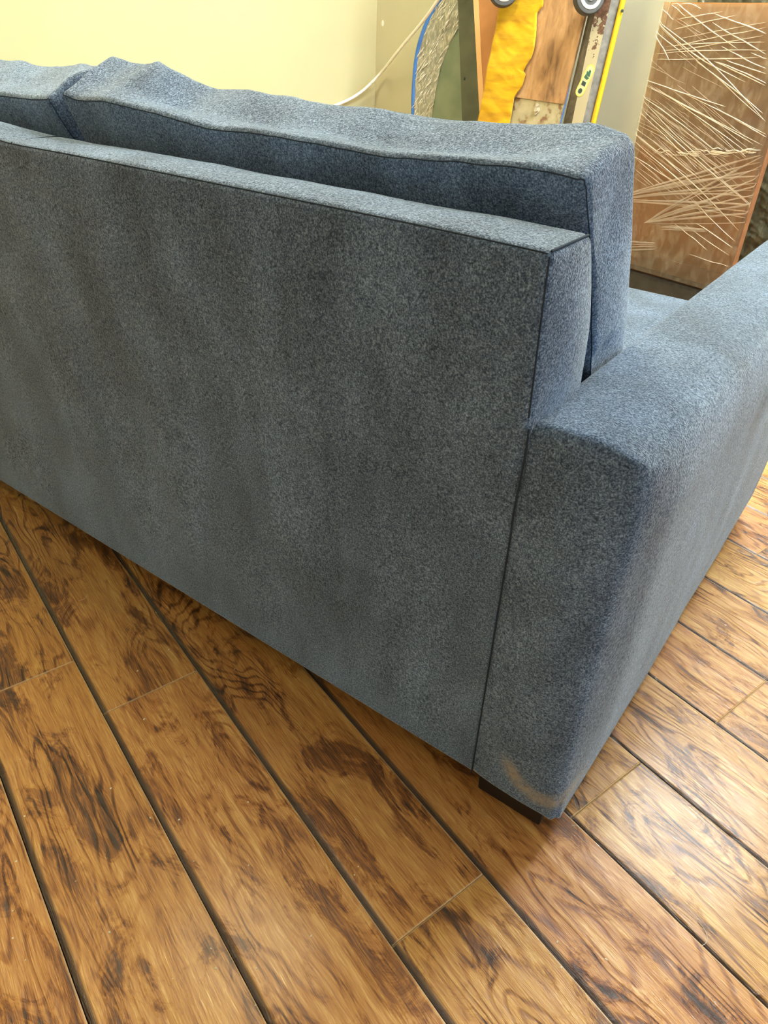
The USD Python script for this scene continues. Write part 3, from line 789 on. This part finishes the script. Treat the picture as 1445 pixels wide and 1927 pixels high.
# --- brown board with a pale edge strip
B = Lean(2.60, .08)
l0, l1, r1, r0 = B.px(893, 0), B.px(905, 222), B.px(902, 0), B.px(914.5, 222)
bd = thing('board', 'brown wooden board with pale left edge behind the yellow cloth', 'board')
rr = B.px(975, 100)
obj('edge_strip', B.slab([extend(l0, l1, 0), extend(r1, r0, 0), extend(r1, r0, 1.5), extend(l0, l1, 1.5)], -.006, .012), M['mdf_edge'], bd, smooth=False, label='pale edge strip')
obj('panel', B.slab([extend(r1, r0, 0), (extend(r1, r0, 0)[0] + .26, 0), (extend(r1, r0, 1.5)[0] + .30, 1.5), extend(r1, r0, 1.5)], -.006, .009), M['mdf'], bd, smooth=False)

# --- furniture dolly stood on end: plywood deck, steel rails, casters
Y = Lean(2.46, .17)
dl = thing('moving_dolly', 'old plywood and rusty steel dolly stood on end with grey wheels', 'dolly')
TOPV = 1.30
ply_r0, ply_r1 = Y.px(1105.5, 25), Y.px(1064, 194)
pl0, pl1 = Y.px(977, 182), Y.px(1061, 197)
LEFT0, LEFT1 = Y.px(962, 10), Y.px(925, 225)
deck = [extend(LEFT0, LEFT1, pl0[1]), pl1 + (.004, 0), extend(ply_r0, ply_r1, TOPV), extend(LEFT0, LEFT1, TOPV)]
obj('deck', Y.slab(deck, 0, .018), M['ply'], dl, smooth=False, label='weathered plywood deck')
plate = [extend(LEFT0, LEFT1, .06), extend(ply_r0, ply_r1, .06), pl1 + (.004, 0), extend(LEFT0, LEFT1, pl0[1])]
pt = obj('end_plate', Y.slab(plate, .002, .014), M['plate'], dl, smooth=False, label='stained pale metal end plate')
def stud(p, r, h, m, parent, base=.014, sections=18):
    c = trimesh.creation.cylinder(r, h, sections=sections); c.apply_transform(trimesh.geometry.align_vectors([0, 0, 1], Y.n)); c.apply_translation(Y.at(p[0], p[1], base + h / 2)); return c
bp, bp2, bp3 = Y.px(1013, 208), Y.px(1014.5, 199), Y.px(1011, 215)
obj('bolt', cat([stud(bp, .013, .004, 0, 0), stud(bp, .0085, .012, 0, 0, sections=6), stud(bp2, .006, .010, 0, 0), stud(bp3, .005, .006, 0, 0)]), M['bolt'], pt, smooth=30)
# rail: a folded steel channel whose three faces show
e0 = (Y.px(1108, 25), Y.px(1060, 234)); e1 = (Y.px(1124, 25), Y.px(1081, 234)); e2 = (Y.px(1150, 25), Y.px(1101, 234)); e3 = (Y.px(1164, 25), Y.px(1113.5, 234))
def strip(ea, eb, ha, hb, th):
    q = []
    for v in (.06, TOPV):
        A_, B_ = extend(*ea, v), extend(*eb, v); q += [Y.at(*A_, ha), Y.at(*B_, hb), Y.at(*B_, hb - th), Y.at(*A_, ha - th)]
    m = trimesh.convex.convex_hull(np.array(q)); return m
obj('rail_flange', strip(e0, e1, .004, .030, .004), M['steel_shaded'], dl, smooth=False, label='inner face of the steel rail with painted shade')
rail = obj('rail', strip(e1, e2, .030, .030, .004), M['rust'], dl, smooth=False, label='cream painted steel rail with rust patches')
obj('rail_flange', strip(e2, e3, .030, .008, .004), M['steel_grey'], dl, smooth=False, label='grey outer face of the steel rail')
b0, b1 = (Y.px(1164, 25), Y.px(1113.5, 234)), (Y.px(1172.5, 25), Y.px(1121.5, 234))
q = []
bump_pts = []
for v in np.linspace(.06, TOPV, 30):
    A_, B_ = extend(*b0, v), extend(*b1, v); bump_pts.append(Y.at((A_[0] + B_[0]) / 2, v, .010))
obj('bumper', tube(bump_pts, .0108, 10), M['yellow_rubber'], dl, smooth=True, label='yellow edge bumper')
sp = Y.px(1174, 23); obj('screw', stud(sp, .0055, .004, 0, 0, base=.019), M['label_dark'], dl, smooth=30)
# oval maker's label, worn: yellow rim, dark green marks along the rail
la, lb = Y.px(1096.5, 174), Y.px(1116, 134)
ax = (lb - la); LL = np.linalg.norm(ax); ax /= LL; ay = np.array([-ax[1], ax[0]])
def rail_poly(pts2, h0, h1):
    return Y.slab([la + ax * p[0] + ay * p[1] for p in pts2], h0, h1)
def caps(x0, x1, r, n=14):
    t = np.linspace(-np.pi / 2, np.pi / 2, n); return [(x1 + r * math.cos(q_), r * math.sin(q_)) for q_ in t] + [(x0 - r * math.cos(q_), -r * math.sin(q_)) for q_ in t]
rw = .0185
obj('label_rim', Y.slab(Polygon([la + ax * p[0] + ay * p[1] for p in caps(0, LL, rw)]).difference(Polygon([la + ax * p[0] + ay * p[1] for p in caps(0, LL, rw - .004)])), .0302, .0312), M['label_yellow'], rail, smooth=False, label='yellow rim of the worn oval label')
obj('label_face', rail_poly(caps(0, LL, rw - .004), .0301, .0309), M['label_paper'], rail, smooth=False)
mk = [Polygon(caps(.0, .003, .0085)), Polygon([(.022, -.0105), (.038, -.008), (.040, .0095), (.024, .0085)]), Polygon([(.047, -.004), (.056, -.012), (.058, -.002), (.066, .009), (.052, .011)]),
      Polygon([(.060, -.011), (.082, -.006), (.086, .002), (.074, .004), (.078, .011), (.066, .008), (.062, .001)])]
for g, mm in zip(mk, ('label_dark', 'label_dark', 'label_green', 'label_green')):
    sc = LL / .085
    obj('label_mark', rail_poly([(x * sc, y) for x, y in list(g.exterior.coords)[:-1]], .0309, .0316), M[mm], rail, smooth=False)
# casters: fork with a wheel
def caster(px, py, rad, axle, width):
    cu = Y.px(px, py)
    ctr = Y.at(*cu, .11)
    # keep the wheel's centre on the sight line of the photo's wheel
    ctr = on_plane(px, py, Y.p0 + Y.n * .10, Y.n)
    axle = np.array(axle, float); axle /= np.linalg.norm(axle)
    base = ctr - Y.n * .085
    pl = trimesh.creation.cylinder(.04, .008, sections=24); pl.apply_transform(trimesh.geometry.align_vectors([0, 0, 1], Y.n)); pl.apply_translation(ctr - Y.n * .078)
    arms = []
    for s in (-1, 1):
        o = ctr + axle * s * (width / 2 + .006)
        tq = np.cross(Y.n, axle); tq /= np.linalg.norm(tq)
        qs = []
        for e in (-.0025, .0025):
            for hh, wd in ((-.074, .022), (.012, .010)):
                for t_ in (-1, 1): qs.append(o + axle * e + Y.n * hh + tq * wd * t_)
        arms.append(trimesh.convex.convex_hull(np.array(qs)))
    cs = obj('caster', cat([pl, arms[0]]), M['steel_grey'], dl, smooth=30)
    prof = np.array([(0, -width / 2), (rad * .80, -width / 2), (rad * .93, -width / 2 + .002), (rad, -width / 2 + .008), (rad, width / 2 - .008), (rad * .93, width / 2 - .002), (rad * .80, width / 2), (0, width / 2)])
    w = trimesh.creation.revolve(prof, sections=48); w.apply_transform(trimesh.geometry.align_vectors([0, 0, 1], axle)); w.apply_translation(ctr)
    wh = obj('wheel', w, M['rubber'], cs, smooth=30)
    ringp = np.array([(rad * .50, width / 2 - .001), (rad * .50, width / 2 + .002), (rad * .72, width / 2 + .002), (rad * .74, width / 2 - .001)])
    for nm, pr, mm in (('hub', np.array([(0, width / 2 - .001), (0, width / 2 + .004), (rad * .26, width / 2 + .004), (rad * .28, width / 2 - .001)]), 'wheel_ring'),):
        h = trimesh.creation.revolve(np.vstack([pr, pr[:1]]), sections=36); h2 = trimesh.creation.revolve(np.vstack([ringp, ringp[:1]]), sections=48)
        h = cat([h, h2]); h.apply_transform(trimesh.geometry.align_vectors([0, 0, 1], axle)); h.apply_translation(ctr)
        obj('wheel_ring', h, M['wheel_ring'], cs, smooth=30)
caster(1108, -6, .060, (.72, -.66, .16), .038)
caster(948, -19, .060, (.60, -.75, .16), .038)

# --- yellow cloth hanging over the dolly
z3 = lambda a: [(x / 4.014 + 880, y / 4.014) for x, y in a]
Lc = np.array([Y.px(*p) for p in z3([(400, -130), (330, -40), (272, 40), (262, 100), (240, 220), (215, 330), (190, 450), (170, 560), (140, 740), (105, 915)])])
Rc = np.array([Y.px(*p) for p in z3([(620, -130), (603, -40), (590, 60), (547, 110), (541, 190), (540, 250), (528, 370), (500, 450), (442, 548), (460, 570), (436, 662), (395, 712), (374, 745), (355, 860), (340, 930)])])
Lc = np.vstack([[extend(Lc[0], Lc[1], TOPV + .012)], Lc, [extend(Lc[-2], Lc[-1], .34)]])
Rc = np.vstack([[extend(Rc[0], Rc[1], TOPV + .012)], Rc, [extend(Rc[-2], Rc[-1], .36)]])
def resample(c, n):
    d_ = np.concatenate([[0], np.cumsum(np.linalg.norm(np.diff(c, axis=0), axis=1))]); t = np.linspace(0, d_[-1], n)
    return np.stack([np.interp(t, d_, c[:, 0]), np.interp(t, d_, c[:, 1])], 1)
nl, nw = 110, 26
Lr, Rr = resample(Lc, nl), resample(Rc, nl)
s_ = np.linspace(0, 1, nw)
UVc = Lr[:, None] * (1 - s_[None, :, None]) + Rr[:, None] * s_[None, :, None]
hgt = .030 + .012 * (meshkit.fbm(np.stack([UVc[..., 0] * 9, UVc[..., 1] * 24 + UVc[..., 0] * 10, UVc[..., 0] * 0], -1), 3, 3)) + .006 * np.sin(s_ * np.pi)[None]
hgt += .012 * sm(UVc[..., 1], TOPV - .5, TOPV - .3) * 0
def two_sided(UV, h, th):
    n, m_ = h.shape
    f_ = Y.at(UV[..., 0].ravel(), UV[..., 1].ravel(), h.ravel()); b_ = Y.at(UV[..., 0].ravel(), UV[..., 1].ravel(), (h - th).ravel())
    i = np.arange(n * m_).reshape(n, m_); o = n * m_
    q = np.stack([i[:-1, :-1], i[1:, :-1], i[1:, 1:], i[:-1, 1:]], -1).reshape(-1, 4)
    ring = np.concatenate([i[:, 0], i[-1, 1:], i[-2::-1, -1], i[0, -2:0:-1]]); nx_ = np.roll(ring, -1)
    side = np.stack([ring, ring + o, nx_ + o, nx_], 1)
    F = np.vstack([q, q[:, ::-1] + o, side[:, ::-1]])
    t = trimesh.Trimesh(np.vstack([f_, b_]), np.vstack([F[:, [0, 1, 2]], F[:, [0, 2, 3]]]), process=False)
    t.fix_normals(); return t
cl = thing('yellow_cloth', 'wide yellow fabric strap hanging down over the plywood dolly', 'cloth')
body = obj('strap', two_sided(UVc, hgt, .008), M['yellow'], cl, smooth=50)
# the dolly end of the strap goes over the top edge
top = [];
q0, q1 = Lr[0], Rr[0]
fold = np.stack([np.linspace(q0, q1, 8)] * 6)
hang = []
for i, (dv, dh) in enumerate(((0, .034), (.010, .026), (.014, .010), (.012, -.01), (.0, -.018), (-.12, -.020))):
    for t in np.linspace(0, 1, 8):
        p = q0 * (1 - t) + q1 * t; hang.append(Y.at(p[0], p[1] + dv, dh))
hang = np.array(hang); i = np.arange(48).reshape(6, 8); qd = np.stack([i[:-1, :-1], i[1:, :-1], i[1:, 1:], i[:-1, 1:]], -1).reshape(-1, 4)
obj('strap_end', trimesh.Trimesh(hang, np.vstack([qd[:, [0, 1, 2]], qd[:, [0, 2, 3]]]), process=False), M['yellow'], cl, smooth=True)

# --- wrapped carton on a black plinth
A0 = np.array([-.894, 2.612, .1]); DX = np.array([.348, -.09, 0]); DX /= np.linalg.norm(DX); NB = np.array([DX[1], -DX[0], 0]); NB = -NB if NB[1] > 0 else NB
bx = lambda s, h, z: A0 + np.multiply.outer(s, DX) + np.multiply.outer(h, NB) + np.multiply.outer(np.asarray(z) - .1, UPZ)
def bslab(s0, s1, z0, z1, h0, h1):
    return trimesh.convex.convex_hull(np.array([bx(s, h, z) for s in (s0, s1) for h in (h0, h1) for z in (z0, z1)]))
S0, S1, Z0, Z1 = -.1, .446, .1, 1.053
pln = thing('plinth', 'low glossy black plinth under the wrapped carton', 'plinth')
obj('top', bslab(-.14, .60, .075, .0995, -.07, .34), M['black_gloss'], pln, smooth=False)
obj('base', bslab(-.11, .57, 0, .075, -.05, .31), M['black_gloss'], pln, smooth=False)
bxo = thing('carton', 'brown cardboard carton wrapped in streaky clear stretch film', 'carton')
obj('body', bslab(S0 + .002, S1 - .002, Z0 + .001, Z1, -.028, -.002), M['card'], bxo, smooth=False)
for (z0, z1, mm, h) in ((Z0 + .02, Z0 + .075, 'card2', .002), (Z0 + .078, .60, 'card2', .0008), (.603, .872, 'card', .0004), (.875, Z1 - .003, 'card', .002)):
    obj('panel', bslab(S0 + .022, S1 - .016, z0, z1, -.003, h), M[mm], bxo, smooth=False)
obj('corner_guard', bslab(S0, S0 + .022, Z0, Z1, -.05, .004), M['tan_edge'], bxo, smooth=False, label='tan corner guard')
obj('corner_guard', bslab(S1 - .016, S1, Z0, Z1, -.03, .004), M['copper_edge'], bxo, smooth=False, label='reddish brown corner guard')
obj('bottom_rail', bslab(S0 + .022, S1 - .016, Z0, Z0 + .018, -.045, .004), M['copper_edge'], bxo, smooth=False)
class BoxP:
    def at(self, u, v, h): return A0 + np.multiply.outer(u, DX) + np.multiply.outer(np.asarray(v) - .1, UPZ) + np.multiply.outer(h, NB)
BP = BoxP()
fm = crinkle_sheet(BP, sbox(S0 - .002, Z0 + .005, S1 + .002, Z1 - .004), .007, .006, .012, 8, (9, 22))
obj('stretch_film', fm, M['film'], bxo, smooth=True, label='clear stretch film')
def onbox(px, py):
    q = on_plane(px, py, A0, NB) - A0; return np.array([q @ DX, q[2] + .1])
hard, soft = [], []
def crease(p, q, r, sag, bank, hgt=.0125, wob=.003):
    p, q = onbox(*p), onbox(*q); t = np.linspace(0, 1, 16)
    L = np.linalg.norm(q - p); nrm = np.array([-(q - p)[1], (q - p)[0]]) / max(L, 1e-6)
    c = p + (q - p) * t[:, None] + nrm * (np.sin(t * np.pi) * sag * L + wob * (meshkit.noise(np.stack([t * 5, t * 0 + RNG.uniform(0, 99), t * 0], 1)) - .5))[:, None]
    c[:, 0] = np.clip(c[:, 0], S0 - .001, S1 + .001); c[:, 1] = np.clip(c[:, 1], Z0 + .01, Z1 - .004)
    bank.append(tube(BP.at(c[:, 0], c[:, 1], np.full(16, hgt)), r, 5, taper=np.clip(np.sin(t * np.pi) ** .35, .12, 1) * RNG.uniform(.75, 1.2, 16)))
z4 = lambda x, y: (x / 3.442 + 1160, y / 3.439)
lines = [((380, 0), (800, 320)), ((440, 0), (560, 60)), ((640, 90), (980, 220)), ((630, 145), (980, 350)), ((690, 300), (980, 445)), ((260, 125), (960, 770)), ((270, 140), (850, 530)), ((265, 150), (980, 790)), ((255, 190), (470, 365)),
         ((250, 205), (360, 400)), ((205, 520), (720, 690)), ((200, 545), (960, 940)), ((205, 555), (900, 930)), ((440, 600), (980, 870)), ((260, 560), (840, 970)), ((165, 615), (680, 1000)), ((170, 640), (700, 1150)), ((160, 690), (860, 1310)),
         ((155, 720), (540, 1100)), ((130, 870), (800, 1490)), ((125, 910), (600, 1330)), ((105, 1000), (370, 1170)), ((520, 390), (960, 735)), ((710, 385), (980, 480)), ((660, 400), (980, 540)), ((640, 395), (975, 555)), ((760, 760), (980, 890)),
         ((980, 145), (420, 250)), ((980, 180), (360, 300)), ((960, 230), (300, 330)), ((970, 270), (330, 300)), ((980, 325), (260, 350)), ((960, 370), (270, 380)), ((780, 100), (380, 190)), ((700, 75), (400, 130)),
         ((380, 1440), (600, 1620)), ((440, 1440), (740, 1650)), ((520, 1440), (760, 1600)), ((500, 1280), (780, 1560)), ((480, 1640), (740, 1720)), ((370, 30), (460, 110)), ((310, 60), (380, 130)), ((880, 340), (980, 380))]
for p, q in lines: crease(z4(*p), z4(*q), RNG.uniform(.0011, .0022), RNG.normal(0, .012), hard)
for k in range(60):      # fine diagonal creases of the middle band
    x = RNG.uniform(90, 640); y = RNG.uniform(640, 1150); L = RNG.uniform(120, 420)
    crease(z4(x, y), z4(x + L, y + L * RNG.uniform(.72, .95)), RNG.uniform(.0005, .0011), RNG.normal(0, .01), hard if RNG.random() < .55 else soft)
fan = [((85, 1250 + 6 * k), (950 - 8 * k, 1000 + 46 * k)) for k in range(10)] + [((190, 1440), (960, 1010 + 60 * k)) for k in range(8)] + [((90, 1560 + 18 * k), (260, 1570 + 12 * k)) for k in range(4)] + [((300, 1450 + 10 * k), (600, 1480 + 6 * k)) for k in range(4)]
for p, q in fan: crease(z4(*p), z4(*q), RNG.uniform(.0016, .0048), RNG.normal(0, .015), soft)
for k in range(30):
    x = RNG.uniform(90, 500); y = RNG.uniform(100, 1000); L = RNG.uniform(80, 330)
    crease(z4(x, y), z4(x + L, y + L * RNG.uniform(.5, .9)), RNG.uniform(.0006, .0012), 0, soft)
for k in range(44):      # crumpled bundle of film across the carton
    x = RNG.uniform(220, 900); y = 985 - (x - 640) * .02 + RNG.normal(0, 9); L = RNG.uniform(25, 140)
    crease(z4(x, y), z4(x + L, y + RNG.normal(0, 14)), RNG.uniform(.0008, .002), RNG.normal(0, .1), hard, .014)
obj('film_crease_glint', cat(hard), M['ridge'], bxo, smooth=True, kind='stuff', label='film creases with bright painted highlights')
obj('film_crease_glint', cat(soft), M['ridge_soft'], bxo, smooth=True, kind='stuff', label='film creases with faint painted highlights')

# --- olive wrapped panel behind the carton
O = Lean(2.80, .03)
wp = thing('wrapped_panel', 'olive green panel in crinkled clear film behind the carton', 'panel')
x0, x1 = -.93, .35
obj('panel', O.slab([(x0, 0), (x1, 0), (x1, 1.5), (x0, 1.5)], -.012, .004), M['green_wrap'], wp, smooth=False)
obj('film', crinkle_sheet(O, sbox(x0, .01, x1, 1.49), .006, .02, .014, 31, (34, 20)), M['film_olive'], wp, smooth=True, label='crinkled clear plastic film')

# --- white cable draped over the corner
cp = []
for (x, y, yy) in ((850, -40, 2.60), (824, 0, 2.62), (807.5, 24, 2.64), (784, 54, 2.68), (762, 80, 2.72), (735, 114.5, 2.78), (714, 140, 2.84)): cp.append(on_plane(x, y, (0, yy, 0), (0, 1, 0)))
for (x, y, xx) in ((688, 166, -2.49), (653, 189, -2.51), (590, 222, -2.522)): cp.append(on_plane(x, y, (xx, 0, 0), (1, 0, 0)))
tx = float(cp[0][0])
over = [(tx + .10, 2.885, .35), (tx + .10, 2.88, 1.0), (tx + .09, 2.86, 1.40), (tx + .08, 2.77, 1.49), (tx + .06, 2.69, 1.44), (tx + .04, 2.64, 1.28)]
lx, ly, lz = cp[-1]
down = [(lx, ly - .12, lz - .09), (lx, ly - .18, lz - .25), (lx, ly - .19, .25), (lx + .004, ly - .19, .02), (lx + .03, ly - .30, .008), (lx + .05, ly - .60, .008)]
cp = [np.array(q) for q in over] + cp + [np.array(q) for q in down]
cb = thing('white_cable', 'thin white cable drooping across the wall corner beside the blue rim', 'cable')
obj('cord', tube(spline(cp, 160), .0072, 8), M['white'], cb, smooth=True)

# filler dab on the back wall
p = on_plane(720, 44, (0, R['y1'] - .001, 0), (0, 1, 0))
fd = trimesh.creation.icosphere(2, .011); fd.vertices *= (.75, .18, 1.25); fd.apply_translation(p)
obj('filler_dab', fd, M['white'], wb, smooth=True)
